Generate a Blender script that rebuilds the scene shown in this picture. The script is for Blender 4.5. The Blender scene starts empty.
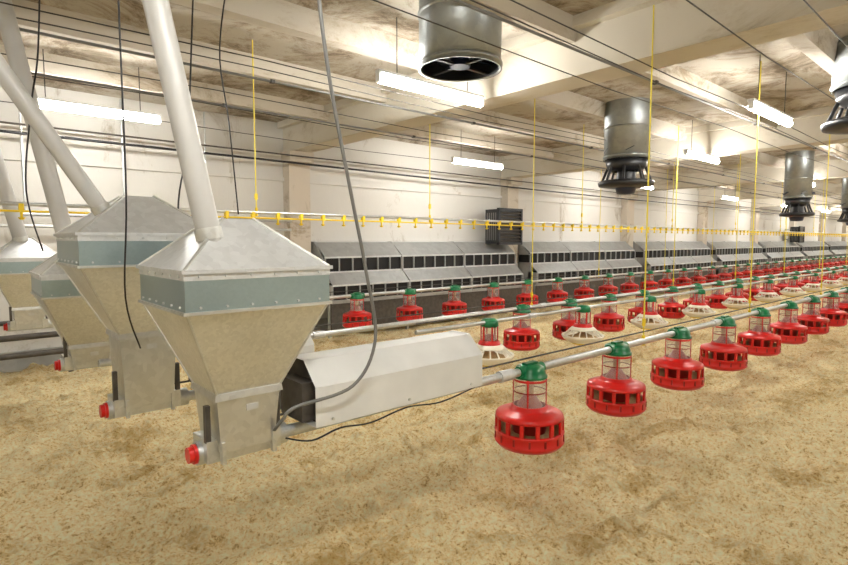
import bpy, math, random
from mathutils import Vector, Matrix, noise
random.seed(4)
C = bpy.context.scene.collection

# ---------------------------------------------------------------- materials
def new_mat(name):
    m = bpy.data.materials.new(name); m.use_nodes = True
    nt = m.node_tree; b = nt.nodes["Principled BSDF"]
    return m, nt, b
def simple(name, col, rough=0.5, metal=0.0, spec=0.5, var=0.0, vscale=20, bump=0.0):
    m, nt, b = new_mat(name)
    b.inputs["Base Color"].default_value = (*col, 1)
    b.inputs["Roughness"].default_value = rough
    b.inputs["Metallic"].default_value = metal
    b.inputs["Specular IOR Level"].default_value = spec
    if var > 0 or bump > 0:
        tc = nt.nodes.new("ShaderNodeTexCoord")
        n = nt.nodes.new("ShaderNodeTexNoise"); n.inputs["Scale"].default_value = vscale
        n.inputs["Detail"].default_value = 5
        nt.links.new(tc.outputs["Object"], n.inputs["Vector"])
        r = nt.nodes.new("ShaderNodeValToRGB")
        r.color_ramp.elements[0].position = 0.3; r.color_ramp.elements[1].position = 0.7
        r.color_ramp.elements[0].color = (*[c*(1-var) for c in col], 1)
        r.color_ramp.elements[1].color = (*[min(1, c*(1+var)) for c in col], 1)
        nt.links.new(n.outputs["Fac"], r.inputs["Fac"])
        nt.links.new(r.outputs["Color"], b.inputs["Base Color"])
        if bump > 0:
            bp = nt.nodes.new("ShaderNodeBump"); bp.inputs["Strength"].default_value = bump
            bp.inputs["Distance"].default_value = 0.01
            nt.links.new(n.outputs["Fac"], bp.inputs["Height"]); nt.links.new(bp.outputs["Normal"], b.inputs["Normal"])
    return m
def galv(name, col, rough=0.38, metal=0.85, scale=45, amt=0.12, cells=0.35):
    m, nt, b = new_mat(name)
    tc = nt.nodes.new("ShaderNodeTexCoord")
    v = nt.nodes.new("ShaderNodeTexVoronoi"); v.inputs["Scale"].default_value = scale
    n = nt.nodes.new("ShaderNodeTexNoise"); n.inputs["Scale"].default_value = 5; n.inputs["Detail"].default_value = 6
    nt.links.new(tc.outputs["Object"], v.inputs["Vector"]); nt.links.new(tc.outputs["Object"], n.inputs["Vector"])
    sep = nt.nodes.new("ShaderNodeSeparateColor"); nt.links.new(v.outputs["Color"], sep.inputs["Color"])
    add = nt.nodes.new("ShaderNodeMath"); add.operation = 'ADD'
    mul = nt.nodes.new("ShaderNodeMath"); mul.operation = 'MULTIPLY'; mul.inputs[1].default_value = cells
    nt.links.new(sep.outputs[0], mul.inputs[0]); nt.links.new(mul.outputs[0], add.inputs[0]); nt.links.new(n.outputs["Fac"], add.inputs[1])
    r = nt.nodes.new("ShaderNodeValToRGB")
    r.color_ramp.elements[0].position = 0.35; r.color_ramp.elements[1].position = 0.95
    r.color_ramp.elements[0].color = (*[c*(1-amt) for c in col], 1); r.color_ramp.elements[1].color = (*[min(1, c*(1+amt)) for c in col], 1)
    nt.links.new(add.outputs[0], r.inputs["Fac"]); nt.links.new(r.outputs["Color"], b.inputs["Base Color"])
    mr = nt.nodes.new("ShaderNodeMapRange"); mr.inputs["To Min"].default_value = rough-0.05; mr.inputs["To Max"].default_value = rough+0.08
    nt.links.new(add.outputs[0], mr.inputs["Value"]); nt.links.new(mr.outputs["Result"], b.inputs["Roughness"])
    b.inputs["Metallic"].default_value = metal
    return m

M_galv = galv("galvanized_sheet", (0.62, 0.63, 0.61))
M_galv_funnel = galv("galvanized_funnel", (0.70, 0.71, 0.68), 0.34, 0.82, 110)
M_galv_top = galv("galvanized_top", (0.62, 0.64, 0.65), 0.42, 0.50)
M_band = galv("polished_band", (0.36, 0.455, 0.475), 0.30, 0.8, 110, 0.08, 0.2)
M_pipe = galv("galvanized_pipe", (0.56, 0.58, 0.58), 0.33, 0.85, 90)
M_duct = galv("galvanized_duct", (0.32, 0.34, 0.34), 0.38, 0.8, 20)
M_panel = galv("nest_panel_sheet", (0.38, 0.39, 0.39), 0.45, 0.5, 15)
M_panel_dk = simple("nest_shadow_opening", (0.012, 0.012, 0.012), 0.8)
M_white = simple("white_painted_cover", (0.68, 0.69, 0.68), 0.4, var=0.05, vscale=8)
M_pvc = simple("grey_pvc_tube", (0.47, 0.47, 0.455), 0.35, var=0.06, vscale=6)
M_red = simple("red_plastic", (0.58, 0.010, 0.008), 0.3, spec=0.5)
M_red2 = simple("dark_red_plastic", (0.26, 0.006, 0.005), 0.35)
M_green = simple("green_plastic", (0.0, 0.15, 0.05), 0.3)
M_cream = simple("cream_plastic", (0.82, 0.77, 0.64), 0.35)
M_yellow = simple("yellow_plastic", (0.85, 0.62, 0.02), 0.5)
M_cord = simple("yellow_cord_nylon", (0.82, 0.68, 0.07), 0.6)
M_feed = simple("feed_grain", (0.50, 0.33, 0.15), 0.9, var=0.3, vscale=150, bump=0.5)
M_black = simple("black_plastic", (0.010, 0.011, 0.014), 0.4)
M_wire = simple("steel_wire", (0.07, 0.065, 0.06), 0.5, 0.5)
M_hose = simple("grey_hose", (0.15, 0.15, 0.145), 0.4)
M_blade = simple("fan_blade_dark", (0.012, 0.02, 0.05), 0.3)
M_brown = simple("dark_pipe", (0.07, 0.06, 0.05), 0.6, var=0.3)

m, nt, b = new_mat("clear_plastic"); M_clear = m
b.inputs["Base Color"].default_value = (0.88, 0.86, 0.85, 1); b.inputs["Roughness"].default_value = 0.08
tr = nt.nodes.new("ShaderNodeBsdfTransparent"); mx = nt.nodes.new("ShaderNodeMixShader"); mx.inputs[0].default_value = 0.24
tr.inputs[0].default_value = (.96, .95, .94, 1)
out = nt.nodes["Material Output"]
nt.links.new(tr.outputs[0], mx.inputs[1]); nt.links.new(b.outputs[0], mx.inputs[2]); nt.links.new(mx.outputs[0], out.inputs["Surface"])

m, nt, b = new_mat("fluorescent_tube"); M_lamp = m
b.inputs["Base Color"].default_value = (1, 1, 1, 1)
b.inputs["Emission Color"].default_value = (1.0, 0.97, 0.91, 1); b.inputs["Emission Strength"].default_value = 108

# floor litter
m, nt, b = new_mat("sawdust_litter"); M_floor = m
tc = nt.nodes.new("ShaderNodeTexCoord")
def noi(sc, det=8, rough=0.6, dist=0):
    n = nt.nodes.new("ShaderNodeTexNoise"); n.inputs["Scale"].default_value = sc; n.inputs["Detail"].default_value = det
    n.inputs["Roughness"].default_value = rough; n.inputs["Distortion"].default_value = dist
    nt.links.new(tc.outputs["Object"], n.inputs["Vector"]); return n
n1 = noi(48, 5, 0.85); n2 = noi(1.9, 10, 0.72, 0.5); n3 = noi(12, 6, 0.7, 0.4)
av = nt.nodes.new("ShaderNodeMath"); av.operation = 'MULTIPLY_ADD'; av.inputs[1].default_value = 0.25
nt.links.new(n3.outputs["Fac"], av.inputs[0])
sc1 = nt.nodes.new("ShaderNodeMath"); sc1.operation = 'MULTIPLY'; sc1.inputs[1].default_value = 0.75
nt.links.new(n1.outputs["Fac"], sc1.inputs[0]); nt.links.new(sc1.outputs[0], av.inputs[2])
r1 = nt.nodes.new("ShaderNodeValToRGB"); e = r1.color_ramp.elements
e[0].position = 0.38; e[0].color = (0.44, 0.25, 0.075, 1); e[1].position = 0.58; e[1].color = (1.0, 0.94, 0.66, 1)
x = e.new(0.46); x.color = (0.94, 0.71, 0.345, 1)
nt.links.new(av.outputs[0], r1.inputs["Fac"])
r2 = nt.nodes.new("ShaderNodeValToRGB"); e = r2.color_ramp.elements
e[0].position = 0.35; e[0].color = (0.66, 0.56, 0.40, 1); e[1].position = 0.48; e[1].color = (1, 1, 1, 1)  # broad dark patches: moist litter, with furrow shade painted into the colour
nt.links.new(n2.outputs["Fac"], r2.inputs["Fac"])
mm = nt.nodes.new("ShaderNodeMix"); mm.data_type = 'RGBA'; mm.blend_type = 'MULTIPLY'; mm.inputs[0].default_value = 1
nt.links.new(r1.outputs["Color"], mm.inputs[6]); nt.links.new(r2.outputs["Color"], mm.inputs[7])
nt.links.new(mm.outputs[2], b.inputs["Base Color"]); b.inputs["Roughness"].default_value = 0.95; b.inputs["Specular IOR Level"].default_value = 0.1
bp = nt.nodes.new("ShaderNodeBump"); bp.inputs["Strength"].default_value = 0.9; bp.inputs["Distance"].default_value = 0.045
nt.links.new(av.outputs[0], bp.inputs["Height"]); nt.links.new(bp.outputs["Normal"], b.inputs["Normal"])

def stained(name, base, stain, amt0, amt1, sc=1.2, stretch=(1, 1, 1), light=None, bump=0.3, rg=0.76):
    m, nt, b = new_mat(name)
    tc = nt.nodes.new("ShaderNodeTexCoord"); mp = nt.nodes.new("ShaderNodeMapping"); mp.inputs["Scale"].default_value = stretch
    nt.links.new(tc.outputs["Object"], mp.inputs["Vector"])
    n = nt.nodes.new("ShaderNodeTexNoise"); n.inputs["Scale"].default_value = sc; n.inputs["Detail"].default_value = 12; n.inputs["Roughness"].default_value = rg
    n.inputs["Distortion"].default_value = 0.6
    nt.links.new(mp.outputs["Vector"], n.inputs["Vector"])
    r = nt.nodes.new("ShaderNodeValToRGB"); e = r.color_ramp.elements
    e[0].position = amt0; e[0].color = (*stain, 1); e[1].position = amt1; e[1].color = (*base, 1)
    if light:
        y = e.new(min(0.95, amt1+0.06)); y.color = (*light, 1)
    nt.links.new(n.outputs["Fac"], r.inputs["Fac"]); nt.links.new(r.outputs["Color"], b.inputs["Base Color"])
    b.inputs["Roughness"].default_value = 0.85
    bp = nt.nodes.new("ShaderNodeBump"); bp.inputs["Strength"].default_value = bump; bp.inputs["Distance"].default_value = 0.02
    nt.links.new(n.outputs["Fac"], bp.inputs["Height"]); nt.links.new(bp.outputs["Normal"], b.inputs["Normal"])
    return m
M_wall = stained("whitewashed_plaster", (0.60, 0.585, 0.55), (0.38, 0.34, 0.28), 0.34, 0.42, 1.3, (1, 1, 0.5))
M_pil = stained("pilaster_plaster", (0.56, 0.50, 0.42), (0.34, 0.28, 0.20), 0.36, 0.47, 2.0)
M_ceil = stained("stained_concrete_slab", (0.36, 0.31, 0.245), (0.17, 0.13, 0.085), 0.40, 0.48, 1.6, (1, 1, 1), (0.46, 0.425, 0.36), 0.4, 0.80)
M_rib = stained("concrete_rib", (0.46, 0.41, 0.33), (0.24, 0.19, 0.13), 0.34, 0.44, 2.2, (.5, 1, 1), (0.52, 0.48, 0.41), 0.3, 0.78)
M_beam = stained("concrete_beam", (0.55, 0.50, 0.41), (0.30, 0.25, 0.18), 0.30, 0.42, 1.8, (1, .5, 1), (0.60, 0.56, 0.48), 0.3, 0.75)

# ---------------------------------------------------------------- mesh builder
class MB:
    def __init__(s, name): s.name = name; s.v = []; s.f = []; s.mi = []; s.sm = []; s.mats = []
    def add(s, vs, fs, mat, smooth=False):
        if mat not in s.mats: s.mats.append(mat)
        k = s.mats.index(mat); o = len(s.v)
        s.v += [tuple(p) for p in vs]
        for f in fs: s.f.append([o+i for i in f]); s.mi.append(k); s.sm.append(smooth)
    def box(s, c, sz, mat, M=None):
        hx, hy, hz = sz[0]/2, sz[1]/2, sz[2]/2
        vs = [Vector((x, y, z)) for x in (-hx, hx) for y in (-hy, hy) for z in (-hz, hz)]
        if M: vs = [M @ p for p in vs]
        c = Vector(c); vs = [p+c for p in vs]
        s.add(vs, [(0, 1, 3, 2), (4, 6, 7, 5), (0, 4, 5, 1), (2, 3, 7, 6), (0, 2, 6, 4), (1, 5, 7, 3)], mat)
    def loft(s, rings, mat, smooth=False, cap0=False, cap1=False, closed=True):
        n = len(rings[0]); vs = [p for r in rings for p in r]; fs = []
        for i in range(len(rings)-1):
            for j in range(n if closed else n-1):
                a = i*n+j; b2 = i*n+(j+1) % n
                fs.append((a, b2, b2+n, a+n))
        if cap0: fs.append(tuple(range(n-1, -1, -1)))
        if cap1: fs.append(tuple((len(rings)-1)*n+j for j in range(n)))
        s.add(vs, fs, mat, smooth)
    def frustum(s, cx, cy, z0, a0, z1, a1, mat, cap0=False, cap1=False, c1=None):
        def sq(x, y, z, a): return [(x-a/2, y-a/2, z), (x+a/2, y-a/2, z), (x+a/2, y+a/2, z), (x-a/2, y+a/2, z)]
        x1, y1 = c1 if c1 else (cx, cy)
        s.loft([sq(cx, cy, z0, a0), sq(x1, y1, z1, a1)], mat, False, cap0, cap1)
    def cyl(s, p0, p1, r0, r1=None, mat=None, seg=14, caps=True, smooth=True):
        r1 = r0 if r1 is None else r1
        p0 = Vector(p0); p1 = Vector(p1); d = (p1-p0).normalized()
        u = d.orthogonal().normalized(); w = d.cross(u)
        R = []
        for p, r in ((p0, r0), (p1, r1)):
            R.append([p+(u*math.cos(t)+w*math.sin(t))*r for t in [2*math.pi*i/seg for i in range(seg)]])
        s.loft(R, mat, smooth)
        if caps:
            s.add(R[0], [tuple(range(seg-1, -1, -1))], mat); s.add(R[1], [tuple(range(seg))], mat)
    def lathe(s, prof, c, mat, seg=24, smooth=True):
        R = [[(c[0]+r*math.cos(2*math.pi*i/seg), c[1]+r*math.sin(2*math.pi*i/seg), c[2]+z) for i in range(seg)] for r, z in prof]
        s.loft(R, mat, smooth)
    def tube(s, pts, r, mat, seg=8, sub=6):
        P = [Vector(p) for p in pts]
        if len(P) > 2 and sub > 1:
            Q = []
            for i in range(len(P)-1):
                a = P[max(i-1, 0)]; b_ = P[i]; c = P[i+1]; d = P[min(i+2, len(P)-1)]
                for k in range(sub):
                    t = k/sub
                    Q.append(0.5*((2*b_)+(c-a)*t+(2*a-5*b_+4*c-d)*t*t+(-a+3*b_-3*c+d)*t**3))
            Q.append(P[-1]); P = Q
        R = []; u = None
        for i, p in enumerate(P):
            d = (P[min(i+1, len(P)-1)]-P[max(i-1, 0)]).normalized()
            if u is None: u = d.orthogonal().normalized()
            u = (u-d*u.dot(d)).normalized(); w = d.cross(u)
            R.append([p+(u*math.cos(t)+w*math.sin(t))*r for t in [2*math.pi*j/seg for j in range(seg)]])
        s.loft(R, mat, True, True, True)
    def mesh(s):
        me = bpy.data.meshes.new(s.name); me.from_pydata(s.v, [], s.f); me.update()
        for mt in s.mats: me.materials.append(mt)
        me.polygons.foreach_set("material_index", s.mi); me.polygons.foreach_set("use_smooth", s.sm)
        return me
    def build(s, loc=(0, 0, 0)):
        o = bpy.data.objects.new(s.name, s.mesh()); o.location = loc; C.objects.link(o); return o
def inst(name, me, loc, rz=0):
    o = bpy.data.objects.new(name, me); o.location = loc; o.rotation_euler = (0, 0, rz); C.objects.link(o); return o

# ---------------------------------------------------------------- room
XA, XB, YA, YB, ZC, ZB = -3.2, 42.0, -3.2, 7.0, 2.97, 2.57
def axis(a, b, fine0, fine1, st, gr):
    xs = [fine0]
    while xs[-1] < fine1: xs.append(xs[-1]+st)
    d = st
    while xs[-1] < b: d *= gr; xs.append(min(b, xs[-1]+d))
    d = st; lo = [fine0]
    while lo[-1] > a: d *= gr; lo.append(max(a, lo[-1]-d))
    return lo[:0:-1]+xs
xs = axis(XA, XB, 0.0, 4.5, 0.014, 1.012); ys = axis(YA, YB, 0.3, 3.6, 0.014, 1.018)
def fh(x, y):
    v = Vector((x, y, 0))
    h = 0.034*noise.noise(v*1.1)+0.052*noise.noise(v*2.7+Vector((3, 9, 1)))
    r = 1-abs(noise.noise(v*3.3+Vector((7, 2, 5))))*2
    h += 0.028*r*r*r if r > 0 else 0
    h += 0.036*noise.noise(v*7)+0.024*noise.noise(v*15)+0.016*noise.noise(v*30)+.007*noise.noise(v*60)
    return h-.015
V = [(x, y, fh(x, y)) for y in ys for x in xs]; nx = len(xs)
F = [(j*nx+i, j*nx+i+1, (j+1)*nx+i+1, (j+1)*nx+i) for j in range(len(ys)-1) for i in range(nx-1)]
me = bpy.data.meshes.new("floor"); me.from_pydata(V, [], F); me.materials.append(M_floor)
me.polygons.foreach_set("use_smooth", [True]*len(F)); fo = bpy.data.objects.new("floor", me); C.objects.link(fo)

def room_box(name, x0, x1, y0, y1, z0, z1, mat):
    o = MB(name); o.box(((x0+x1)/2, (y0+y1)/2, (z0+z1)/2), (x1-x0, y1-y0, z1-z0), mat); return o.build()
room_box("wall_back", XA-.2, XB+.2, YB, YB+.2, -.1, ZC+.1, M_wall)
room_box("wall_front", XA-.2, XB+.2, YA-.2, YA, -.1, ZC+.1, M_wall)
room_box("wall_left", XA-.2, XA, YA, YB, -.1, ZC+.1, M_wall)
room_box("wall_right", XB, XB+.2, YA, YB, -.1, ZC+.1, M_wall)
c = MB("ceiling"); c.box(((XA+XB)/2, (YA+YB)/2, ZC+.1), (XB-XA+.4, YB-YA+.4, .2), M_ceil)
y = YB-1.15
while y > YA:
    c.loft([[(xx, y-.055, ZC-.16), (xx, y+.055, ZC-.16), (xx, y+.085, ZC+.01), (xx, y-.085, ZC+.01)] for xx in (XA, XB)], M_rib, False, True, True)
    y -= 1.15
c.build()
BX = [3.70+4.6*i for i in range(-1, 9)]
for bx in BX:
    if bx > XB: continue
    o = MB("ceiling_beam"); o.box((bx, (YA+YB)/2, (ZB+ZC)/2), (.30, YB-YA, ZC-ZB), M_beam)
    o.box((bx, (YA+YB)/2, ZC-.03), (.46, YB-YA, .10), M_beam); o.build()
    o = MB("pilaster"); o.box((bx, YB-.09, ZB/2), (.32, .18, ZB), M_pil)
    o.box((bx, YB-.13, ZB-.07), (.36, .26, .14), M_pil); o.build()
o = MB("trim_1"); o.box(((XA+XB)/2, YB-.02, 2.20), (XB-XA, .04, .05), M_wall); o.build()
o = MB("baseboard_back"); o.box(((XA+XB)/2, YB-.015, .10), (XB-XA, .03, .20), M_panel); o.build()

# ---------------------------------------------------------------- nest / inlet panels on back wall
def nest(x0, x1):
    o = MB("nest_box_bank"); W = YB-.01
    n = 3; w = (x1-x0)/n
    def strip(ya, za, yb, zb, mat, xa=x0, xb=x1, th=.012):
        o.add([(xa, ya, za), (xb, ya, za), (xb, yb, zb), (xa, yb, zb), (xa, ya+th, za), (xb, ya+th, za), (xb, yb+th, zb), (xa, yb+th, zb)],
              [(0, 1, 2, 3), (7, 6, 5, 4), (0, 3, 7, 4), (1, 5, 6, 2), (0, 4, 5, 1), (3, 2, 6, 7)], mat)
    for i in range(n):
        a = x0+i*w+.012; bb = x0+(i+1)*w-.012
        strip(W-.42, 1.13, W-.16, 1.33, M_panel, a, bb)
        strip(W-.42, 1.105, W-.42, 1.13, M_galv_top, a, bb)
        strip(W-.44, .90, W-.44, .92, M_galv_top, a, bb)
        strip(W-.62, .74, W-.44, .90, M_panel, a, bb)
        strip(W-.62, .72, W-.62, .745, M_galv_top, a, bb)
        strip(W-.62, .50, W-.62, .53, M_panel, a, bb)
        for zz0, zz1, yy in ((.92, 1.105, W-.43), (.53, .72, W-.61)):
            m_ = 6
            for q in range(m_+1):
                xx = a+(bb-a)*q/m_
                o.box((xx, yy, (zz0+zz1)/2), (.016, .02, zz1-zz0), M_panel)
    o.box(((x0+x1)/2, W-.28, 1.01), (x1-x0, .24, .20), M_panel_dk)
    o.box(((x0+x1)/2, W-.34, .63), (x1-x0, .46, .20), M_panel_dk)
    for i in range(n+1):
        xx = x0+i*w
        o.box((xx, W-.24, .68), (.025, .44, .50), M_panel); o.box((xx, W-.5, .62), (.025, .22, .24), M_panel)
        o.add([(xx-.012, W-.42, 1.08), (xx-.012, W-.01, 1.08), (xx-.012, W-.01, 1.34), (xx-.012, W-.16, 1.34), (xx+.012, W-.42, 1.08), (xx+.012, W-.01, 1.08), (xx+.012, W-.01, 1.34), (xx+.012, W-.16, 1.34)],
              [(0, 1, 2, 3), (7, 6, 5, 4), (0, 3, 7, 4), (3, 2, 6, 7)], M_panel)
        o.box((xx, W-.55, .24), (.04, .04, .52), M_pipe); o.box((xx, W-.06, .24), (.04, .04, .52), M_pipe)
    strip(W-.16, 1.33, W-.01, 1.34, M_galv_top)
    o.box(((x0+x1)/2, W-.31, .49), (x1-x0, .60, .02), M_panel)
    o.box(((x0+x1)/2, W-.58, .28), (x1-x0, .02, .40), M_brown)  # dark sheet standing in for the shade in the open gap below
    o.build()
for bx in BX[1:]:
    if bx+4.6 < XB: nest(bx+.22, bx+4.38)

# ---------------------------------------------------------------- feeders
def feeder_mesh():
    o = MB("poultry_feeder")
    o.lathe([(0, .030), (.05, .028), (.074, .016), (.080, -.004), (.084, -.022), (.092, -.026), (.092, -.038), (.080, -.040), (0, -.040)], (0, 0, 0), M_green, 24)
    o.box((0, 0, .032), (.09, .035, .018), M_green); o.cyl((-.10, 0, 0), (.10, 0, 0), .030, None, M_green, 14)
    o.lathe([(.088, -.038), (.086, -.11), (.088, -.192)], (0, 0, 0), M_clear, 28)
    o.lathe([(.0, -.13), (.030, -.135), (.070, -.192)], (0, 0, 0), M_red2, 16)
    o.cyl((0, 0, -.04), (0, 0, -.14), .022, None, M_feed, 10)
    for i in range(4):
        t = 2*math.pi*(i+.35)/4
        o.box((.087*math.cos(t), .087*math.sin(t), -.115), (.006, .008, .15), M_red, Matrix.Rotation(t, 3, 'Z'))
    o.lathe([(.089, -.044), (.092, -.050), (.089, -.056)], (0, 0, 0), M_red, 24)
    o.lathe([(.0885, -.109), (.090, -.112), (.0885, -.115)], (0, 0, 0), M_red2, 24)
    def z(v): return -.186+(v+.165)*.89
    P = lambda L: [(r*.965, z(q)) for r, q in L]
    o.lathe(P([(.088, -.165), (.100, -.170), (.102, -.185), (.125, -.193), (.165, -.206), (.182, -.214), (.187, -.226), (.187, -.240), (.176, -.240)]), (0, 0, 0), M_red, 32)
    o.lathe(P([(.176, -.312), (.189, -.312), (.193, -.319), (.189, -.328), (.188, -.369), (.194, -.376), (.190, -.386), (.172, -.408), (.14, -.420), (0, -.420)]), (0, 0, 0), M_red, 32)
    o.lathe(P([(.176, -.312), (.165, -.34), (.08, -.36), (0, -.32)]), (0, 0, 0), M_feed, 24)
    o.lathe(P([(.10, -.19), (.105, -.24), (.09, -.33)]), (0, 0, 0), M_red2, 20)
    for i in range(14):
        t = 2*math.pi*i/14
        o.box((.176*math.cos(t), .176*math.sin(t), z(-.276)), (.012, .022, .066), M_red, Matrix.Rotation(t, 3, 'Z'))
    for i in range(14):
        t = 2*math.pi*(i+.5)/14
        o.box((.183*math.cos(t), .183*math.sin(t), z(-.348)), (.006, .010, .035), M_red2, Matrix.Rotation(t, 3, 'Z'))
    return o.mesh()
def cream_mesh():
    o = MB("chick_feeder_pan")
    o.lathe([(0, .030), (.05, .028), (.072, .012), (.078, -.03), (.07, -.04), (0, -.04)], (0, 0, 0), M_green, 20)
    o.lathe([(.07, -.04), (.07, -.16)], (0, 0, 0), M_clear, 20)
    o.lathe([(0, -.10), (.04, -.11), (.05, -.18)], (0, 0, 0), M_red2, 16)
    for i in range(6):
        t = 2*math.pi*i/6
        o.box((.071*math.cos(t), .071*math.sin(t), -.1), (.01, .012, .13), M_red, Matrix.Rotation(t, 3, 'Z'))
    o.lathe([(.07, -.155), (.085, -.16), (.095, -.18), (.098, -.19)], (0, 0, 0), M_red, 24)
    o.lathe([(.098, -.190), (.112, -.195), (.135, -.215), (.138, -.225), (.10, -.225)], (0, 0, 0), M_cream, 24)
    for i in range(16):
        t = 2*math.pi*i/16
        o.cyl((.128*math.cos(t), .128*math.sin(t), -.218), (.192*math.cos(t), .192*math.sin(t), -.282), .006, None, M_cream, 5)
    o.lathe([(.10, -.29), (.17, -.30), (.190, -.28), (.210, -.272), (.214, -.282), (.19, -.318), (.14, -.345), (.13, -.350), (0, -.350)], (0, 0, 0), M_cream, 28)
    o.lathe([(.122, -.343), (.13, -.352), (.10, -.366), (0, -.366)], (0, 0, 0), M_yellow, 24)
    o.lathe([(.16, -.30), (.06, -.27), (0, -.22)], (0, 0, 0), M_feed, 20)
    return o.mesh()
FM = feeder_mesh(); CM = cream_mesh()
ZP = .665
R1, R2, R3, RC = 1.76, 3.45, 5.65, 3.05
def row(y, x0, sp, n, me, nm, z=ZP):
    for i in range(n): inst(nm, me, (x0+sp*i, y, z))
row(R1, 2.30, .9, 22, FM, "poultry_feeder")
row(R2, 4.36, .85, 26, FM, "poultry_feeder")
row(R3, 3.84, .86, 34, FM, "poultry_feeder")
row(RC, 3.42, 1.43, 12, CM, "chick_feeder_pan")

def pipe_line(y, x0, x1, z=ZP, r=.022, nm="feed_auger_pipe"):
    o = MB(nm); o.cyl((x0, y, z), (x1, y, z), r, None, M_pipe, 14)
    xx = x0+1.4
    while xx < x1:
        o.cyl((xx-.05, y, z), (xx+.05, y, z), r+.007, None, M_galv_top, 14); xx += 2.7
    o.cyl((x0, y, z+.065), (x1, y, z+.065), .005, None, M_wire, 6)
    o.build()
pipe_line(R1, .70, 22); pipe_line(R2, .6, 27); pipe_line(R3, .5, 34); pipe_line(RC, 2.6, 21, r=.018)

# ---------------------------------------------------------------- nipple drinker line
DY, DZ = 4.3, 1.585
o = MB("nipple_drinker_line")
o.cyl((-1.5, DY, DZ), (34, DY, DZ), .013, None, M_pipe, 10); o.cyl((-1.5, DY, DZ-.045), (34, DY, DZ-.045), .007, None, M_yellow, 8)
xx = -1.4
while xx < 33:
    o.cyl((xx, DY, DZ-.05), (xx, DY, DZ-.085), .008, None, M_yellow, 6)
    o.lathe([(.010, -.10), (.022, -.085)], (xx, DY, DZ), M_yellow, 8)
    o.box((xx, DY, DZ-.025), (.028, .035, .055), M_yellow)
    xx += .22
o.build()
# ---------------------------------------------------------------- yellow cords
def cords(y, xs_, z0, nm="suspension_cord", r=.0052):
    o = MB(nm)
    for x_ in xs_:
        o.cyl((x_, y, z0), (x_, y, ZC), r, None, M_cord, 6)
        o.box((x_, y, z0+.13), (.022, .016, .05), M_yellow)
        o.cyl((x_, y, z0-.03), (x_, y, z0+.04), .012, None, M_yellow, 6)
    o.build()
cords(R1, [3.55, 5.6, 8.1, 10.8, 13.5, 16.2], ZP, r=.005)
cords(R2, [4.52, 7.8, 10.2, 12.9, 15.6, 18.3], ZP)
cords(R3, [9.5, 12.3, 15, 17.8, 21], ZP)
cords(DY, [1.93, 3.86, 6.75, 9.6, 12.6, 15.6, 18.6], DZ)
o = MB("hoist_cable")
for y_, z_ in ((R1, 2.52), (R1+.1, 2.50), (R2, 2.54), (R2+.12, 2.52), (R3, 2.5), (DY, 2.52), (DY+.5, 2.53), (2.25, 2.54), (1.2, 2.53), (.8, 2.50)):
    pts = []
    for i in range(0, 17):
        x_ = -3+i*2.3; pts.append((x_, y_, z_-.03*(i % 2)))
    o.tube(pts, .004, M_wire, 5, 2)
o.build()
o = MB("electrical_conduit")
for y_, z_, r_ in ((2.0, 2.55, .009), (3.9, 2.55, .010), (4.85, 2.55, .009)):
    o.cyl((XA+.05, y_, z_), (XB-.05, y_, z_), r_, None, M_hose, 8)
    for i in range(20):
        o.box((-2.5+2.2*i, y_, z_), (.03, .035, .025), M_wire)
o.build()
o = MB("wall_cable_conduit")
o.tube([(XA+.02, 6.70, 2.42), (3, 6.68, 2.40), (10, 6.68, 2.36), (20, 6.68, 2.38), (41, 6.68, 2.4)], .014, M_black, 6, 4)
o.cyl((XA+.02, 6.72, 2.50), (XB-.02, 6.72, 2.50), .010, None, M_brown, 6)
o.build()

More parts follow.
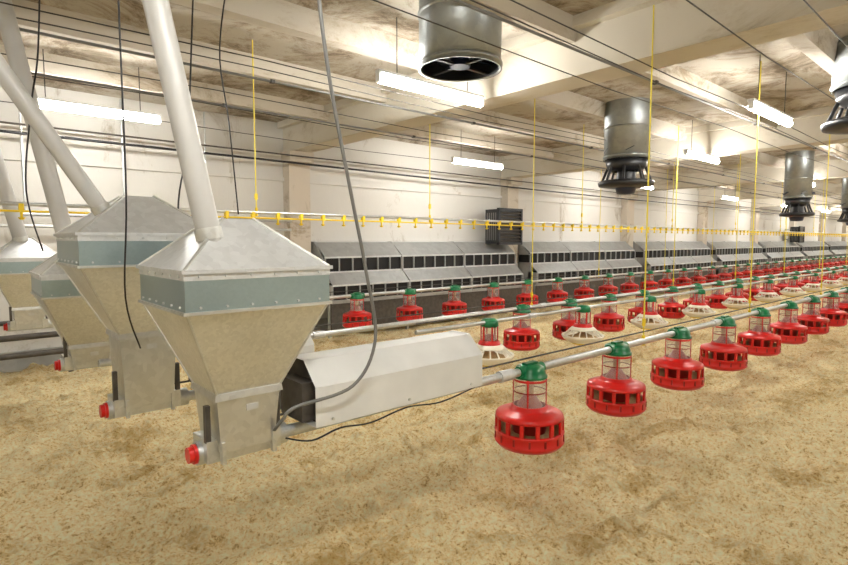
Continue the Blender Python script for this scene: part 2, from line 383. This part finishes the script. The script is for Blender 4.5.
# ---------------------------------------------------------------- hoppers
def hopper(x, y, dz=0, a=.455, knob=True):
    o = MB("feed_hopper")
    ze, zb, zf, zo = 1.265+dz, 1.150+dz, .865+dz, .66
    o.frustum(x, y, ze, a+.012, ze+.155, .10, M_galv_top, False, True)
    for sx, sy in ((-1, -1), (1, -1), (1, 1), (-1, 1)):
        o.cyl((x+sx*(a/2), y+sy*(a/2), ze+.004), (x+sx*.05, y+sy*.05, ze+.158), .005, None, M_galv, 6)
    o.frustum(x, y, zb, a, ze-.025, a, M_band)
    o.frustum(x, y, ze-.025, a+.004, ze, a+.004, M_galv_top)
    o.frustum(x, y, ze-.006, a+.018, ze+.005, a+.018, M_galv_top, True, True)
    o.frustum(x, y, zb-.006, a+.014, zb+.003, a+.014, M_galv, True, True)
    o.frustum(x, y, zf, .205, zb, a-.004, M_galv_funnel)
    for sx, sy in ((-1, -1), (1, -1), (1, 1), (-1, 1)):
        o.cyl((x+sx*(a/2-.002), y+sy*(a/2-.002), zb), (x+sx*.1025, y+sy*.1025, zf), .004, None, M_galv, 6)
    o.frustum(x, y, zf-.012, .226, zf+.010, .220, M_galv, True, True)
    o.frustum(x, y, zo+.02, .180, zf-.012, .208, M_galv)
    o.box((x, y, zo+.02), (.25, .13, .07), M_galv); o.cyl((x-.14, y, ZP), (x+.17, y, ZP), .038, None, M_pipe, 16)
    o.box((x-.085, y-.092, zo+.02), (.012, .02, .07), M_galv); o.box((x+.085, y-.092, zo+.02), (.012, .02, .07), M_galv)
    for sx in (-1, 1):
        o.box((x+sx*.118, y-.05, zo+.11), (.016, .02, .12), M_brown)
    o.box((x+.01, y-.1, zf-.05), (.04, .006, .02), M_galv_top)
    for i in range(6):
        q = -a/2+.04+i*(a-.08)/5
        for yy, zz in ((y-a/2-.004, ze-.014), (y-a/2-.004, zb+.014)):
            o.cyl((x+q, yy+.002, zz), (x+q, yy-.003, zz), .004, None, M_galv_top, 6)
        for zz in (ze-.014, zb+.014):
            o.cyl((x-a/2+.002, y+q, zz), (x-a/2-.005, y+q, zz), .004, None, M_galv_top, 6)
    if knob:
        o.cyl((x-.165, y, ZP), (x-.12, y, ZP), .026, None, M_red, 16); o.cyl((x-.150, y, ZP), (x-.135, y, ZP), .032, None, M_red, 16)
    o.build()
hopper(.705, 1.76)
hopper(.59, 2.46, .11, .50)
hopper(.57, 3.54, -.09)
hopper(.46, 5.40, -.05)
pipe_line(2.46, .61, 1.30)

def feed_tube(pts, r, nm="feed_drop_tube"):
    o = MB(nm)
    p0 = Vector(pts[0]); p1 = Vector(pts[1]); o.cyl(p0, p1, r, None, M_pvc, 20)
    d = (p1-p0).normalized()
    o.cyl(p0+d*.02, p0+d*.055, r+.004, None, M_galv, 20)
    q = p0+d*((p1-p0).length*.80); o.cyl(q, q+d*.10, r+.008, None, M_black, 16)
    o.build()
ZE = ZC-.01
feed_tube([(.60, 1.66, 1.335), (.33, 1.80, ZE)], .036)
feed_tube([(.47, 2.40, 1.44), (-.45, 2.40, ZE-.01)], .030)
feed_tube([(.50, 3.50, 1.27), (.20, 3.60, ZE)], .042)
feed_tube([(.44, 5.36, 1.33), (.10, 5.3, ZE)], .05)

# ---------------------------------------------------------------- white motor cover on first line
prof = [(1.625, .700), (1.625, .842), (1.705, .925), (1.815, .925), (1.895, .842), (1.895, .700)]
def cover(X0, X1, dy):
    o = MB("auger_drive_cover")
    P = [(p[0]+dy, p[1]) for p in prof]; cy = 1.76+dy
    o.loft([[(X0, p[0], p[1]) for p in P], [(X1, p[0], p[1]) for p in P]], M_white, False, False, True)
    o.add([(X0+.03, p[0], p[1]) for p in P], [tuple(range(6))], M_brown)
    for xa in (X0-.004, X1-.018):
        o.loft([[(xa, p[0]+(p[0]-cy)*.02, p[1]+.003) for p in P], [(xa+.022, p[0]+(p[0]-cy)*.02, p[1]+.003) for p in P]], M_white)
    for q in (.08, .5, .92):
        xx = X0+(X1-X0)*q
        o.cyl((xx, P[0][0]+.001, .72), (xx, P[0][0]-.005, .72), .006, None, M_galv, 8)
    o.box((X0, cy, .78), (.05, .16, .14), M_brown)
    o.build()
cover(.93, 1.77, 0); cover(.82, 1.32, .70)

# cables & hoses
o = MB("power_hose")
o.tube([(.77, 1.36, ZE), (.79, 1.38, 2.4), (.83, 1.40, 2.05), (.88, 1.42, 1.8), (.98, 1.47, 1.5), (1.07, 1.52, 1.25), (1.13, 1.55, 1.0), (1.05, 1.575, .84), (.84, 1.60, .80), (.80, 1.62, .76), (.79, 1.68, .70)], .006, M_hose, 8, 8)
o.build()
o = MB("black_cable")
o.tube([(1.25, 3.0, ZE), (1.16, 3.0, 2.4), (1.20, 3.0, 2.0), (1.24, 3.0, 1.5)], .004, M_black, 6, 6)
o.tube([(.83, 1.66, .68), (.92, 1.64, .655), (1.05, 1.66, .665), (1.2, 1.68, .645), (1.4, 1.70, .66), (1.6, 1.71, .64), (1.85, 1.74, .655)], .0035, M_black, 6, 6)
o.tube([(.44, 1.95, ZE), (.45, 2.0, 2.0), (.46, 2.05, 1.5), (.46, 2.12, 1.15), (.52, 2.2, .95)], .003, M_black, 6, 6)
o.tube([(1.05, 3.0, ZE), (1.0, 3.0, 2.2), (.98, 3.0, 1.75), (1.06, 3.0, 1.55), (.92, 3.0, 1.48), (.96, 3.0, 1.75), (1.02, 3.0, 1.68)], .0045, M_black, 6, 6)
o.tube([(.42, 3.3, ZE), (.38, 3.3, 2.3), (.33, 3.2, 2.0), (.30, 3.3, 1.6), (.36, 3.35, 1.3)], .004, M_black, 6, 6)
o.build()

# ---------------------------------------------------------------- lamps
def lamp(x, y, z=2.50, L=1.05):
    o = MB("fluorescent_lamp")
    o.box((x, y, z+.052), (L+.04, .055, .02), M_white)
    o.cyl((x-L/2, y, z), (x+L/2, y, z), .033, None, M_lamp, 8)
    for s_ in (-1, 1):
        o.box((x+s_*(L/2+.01), y, z+.012), (.02, .045, .07), M_white)
        o.cyl((x+s_*L*.35, y, z+.06), (x+s_*L*.35, y, ZC-.005), .004, None, M_wire, 5)
    o.build()
for i in range(8):
    lamp(2.89+5.05*i, 3.17)
    lamp(1.05+5.0*i, 5.65)
for i in range(7): lamp(5.75+5.05*i, 1.70)
for i in range(8): lamp(-1.2+5.05*i, -.6)  # unseen row behind the camera, added for lighting
lamp(.6, .45); lamp(-2.16, 3.17)  # extra lamps out of view, added to brighten the hoppers

# ---------------------------------------------------------------- ducts and fans
def duct(x, y, zb, r=.30, fan=True):
    o = MB("ventilation_fan_duct")
    o.lathe([(r-.01, zb+.4), (r-.01, zb), (r, zb), (r, ZC)], (x, y, 0), M_duct, 40)
    for z_ in (zb+.03, zb+.36):
        o.lathe([(r, z_-.012), (r+.010, z_-.006), (r+.010, z_+.006), (r, z_+.012)], (x, y, 0), M_duct, 40)
    o.lathe([(r-.012, zb+.05), (r-.012, zb+.012), (r+.006, zb)], (x, y, 0), M_black, 40)
    o.lathe([(0, zb+.2), (r-.012, zb+.2)], (x, y, 0), M_black, 40)
    o.lathe([(r-.014, zb+.2), (r-.014, zb+.01)], (x, y, 0), M_black, 40)
    o.cyl((x, y, zb+.02), (x, y, zb+.14), .07, None, M_blade, 16)
    for i in range(5):
        t = 2*math.pi*i/5; Mx = Matrix.Rotation(t, 3, 'Z') @ Matrix.Rotation(.45, 3, 'X')
        o.box((x+.16*math.cos(t), y+.16*math.sin(t), zb+.10), (.20, .10, .008), M_blade, Mx)
    o.box((x, y, zb+.03), (2*r-.03, .025, .015), M_black); o.box((x, y, zb+.03), (.025, 2*r-.03, .015), M_black)
    if fan:
        o.lathe([(r-.06, zb), (r-.02, zb-.01), (r-.04, zb-.10), (r-.10, zb-.14)], (x, y, 0), M_black, 32)
        for i in range(8):
            t = 2*math.pi*(i+.5)/8
            o.cyl((x+(r-.06)*math.cos(t), y+(r-.06)*math.sin(t), zb-.06), (x+(r+.02)*math.cos(t), y+(r+.02)*math.sin(t), zb-.27), .016, None, M_black, 6)
        o.cyl((x, y, zb-.10), (x, y, zb-.30), .10, .12, M_black, 16)
        o.lathe([(.0, zb-.25), (r+.04, zb-.25), (r+.06, zb-.27), (r+.05, zb-.31), (r-.08, zb-.33), (0, zb-.33)], (x, y, 0), M_black, 32)
        o.lathe([(.12, zb-.33), (.10, zb-.40), (0, zb-.41)], (x, y, 0), M_blade, 20)
    o.build()
duct(2.68, 2.68, 2.51, .28, False)
duct(6.1, 3.3, 2.31, .26)
duct(11.8, 3.0, 2.12, .22)
duct(5.65, .96, 2.58, .27)
duct(16.2, 3.0, 2.12, .22)

def wall_fan(x):
    o = MB("wall_heater_fan"); w = .62; yy = YB-.62; z0, z1 = 1.30, 1.92
    zc = (z0+z1)/2
    o.box((x, yy+.2, zc), (w, .30, z1-z0), M_black)
    for a_, b_ in ((z0, .04), (z1, .04)): o.box((x, yy+.03, a_), (w+.04, .06, b_), M_black)
    for s_ in (-1, 1): o.box((x+s_*w/2, yy+.03, zc), (.04, .06, z1-z0), M_black)
    for i in range(9):
        o.box((x, yy+.03, z0+.06+i*(z1-z0-.12)/8), (w-.04, .05, .012), M_brown, Matrix.Rotation(.5, 3, 'X'))
    for i in range(5): o.box((x-w/2-.005, yy+.1+i*.05, zc), (.01, .012, w*.8), M_hose)
    o.box((x, YB-.13, zc+.2), (.06, .26, .05), M_pipe); o.box((x, YB-.13, zc-.2), (.06, .26, .05), M_pipe)
    o.build()
wall_fan(7.72); wall_fan(26)

# ---------------------------------------------------------------- pipes by the back wall, left side
o = MB("water_supply_rack")
for z_, r_ in ((.22, .03), (.40, .03), (.55, .025)):
    o.cyl((-3.1, 6.6, z_), (3.3, 6.6, z_), r_, None, M_brown, 10)
for x_ in (-2, -.5, .9, 2.2, 3.2):
    o.box((x_, 6.62, .32), (.05, .05, .66), M_brown)
o.cyl((-3.1, 6.7, 1.62), (3.5, 6.7, 1.62), .022, None, M_pipe, 10); o.cyl((-3.1, 6.72, 1.50), (3.5, 6.72, 1.50), .018, None, M_pipe, 10)
for x_ in (.6, 1.5, 2.4): o.cyl((x_, 6.76, 1.62), (x_, 6.76, 2.9), .012, None, M_pipe, 8)
o.build()

# ---------------------------------------------------------------- world, camera
w = bpy.data.worlds.new("world"); bpy.context.scene.world = w; w.use_nodes = True
w.node_tree.nodes["Background"].inputs[0].default_value = (1, .95, .88, 1); w.node_tree.nodes["Background"].inputs[1].default_value = 0.3
cd = bpy.data.cameras.new("camera"); cam = bpy.data.objects.new("camera", cd); C.objects.link(cam)
cd.sensor_width = 36; cd.lens = 540/848*36; cd.clip_start = .05
cam.location = (0, 0, 1.35); cam.rotation_euler = (math.radians(90-4.4), 0, math.radians(-41.3))
bpy.context.scene.camera = cam
bpy.context.scene.view_settings.view_transform = 'Standard'
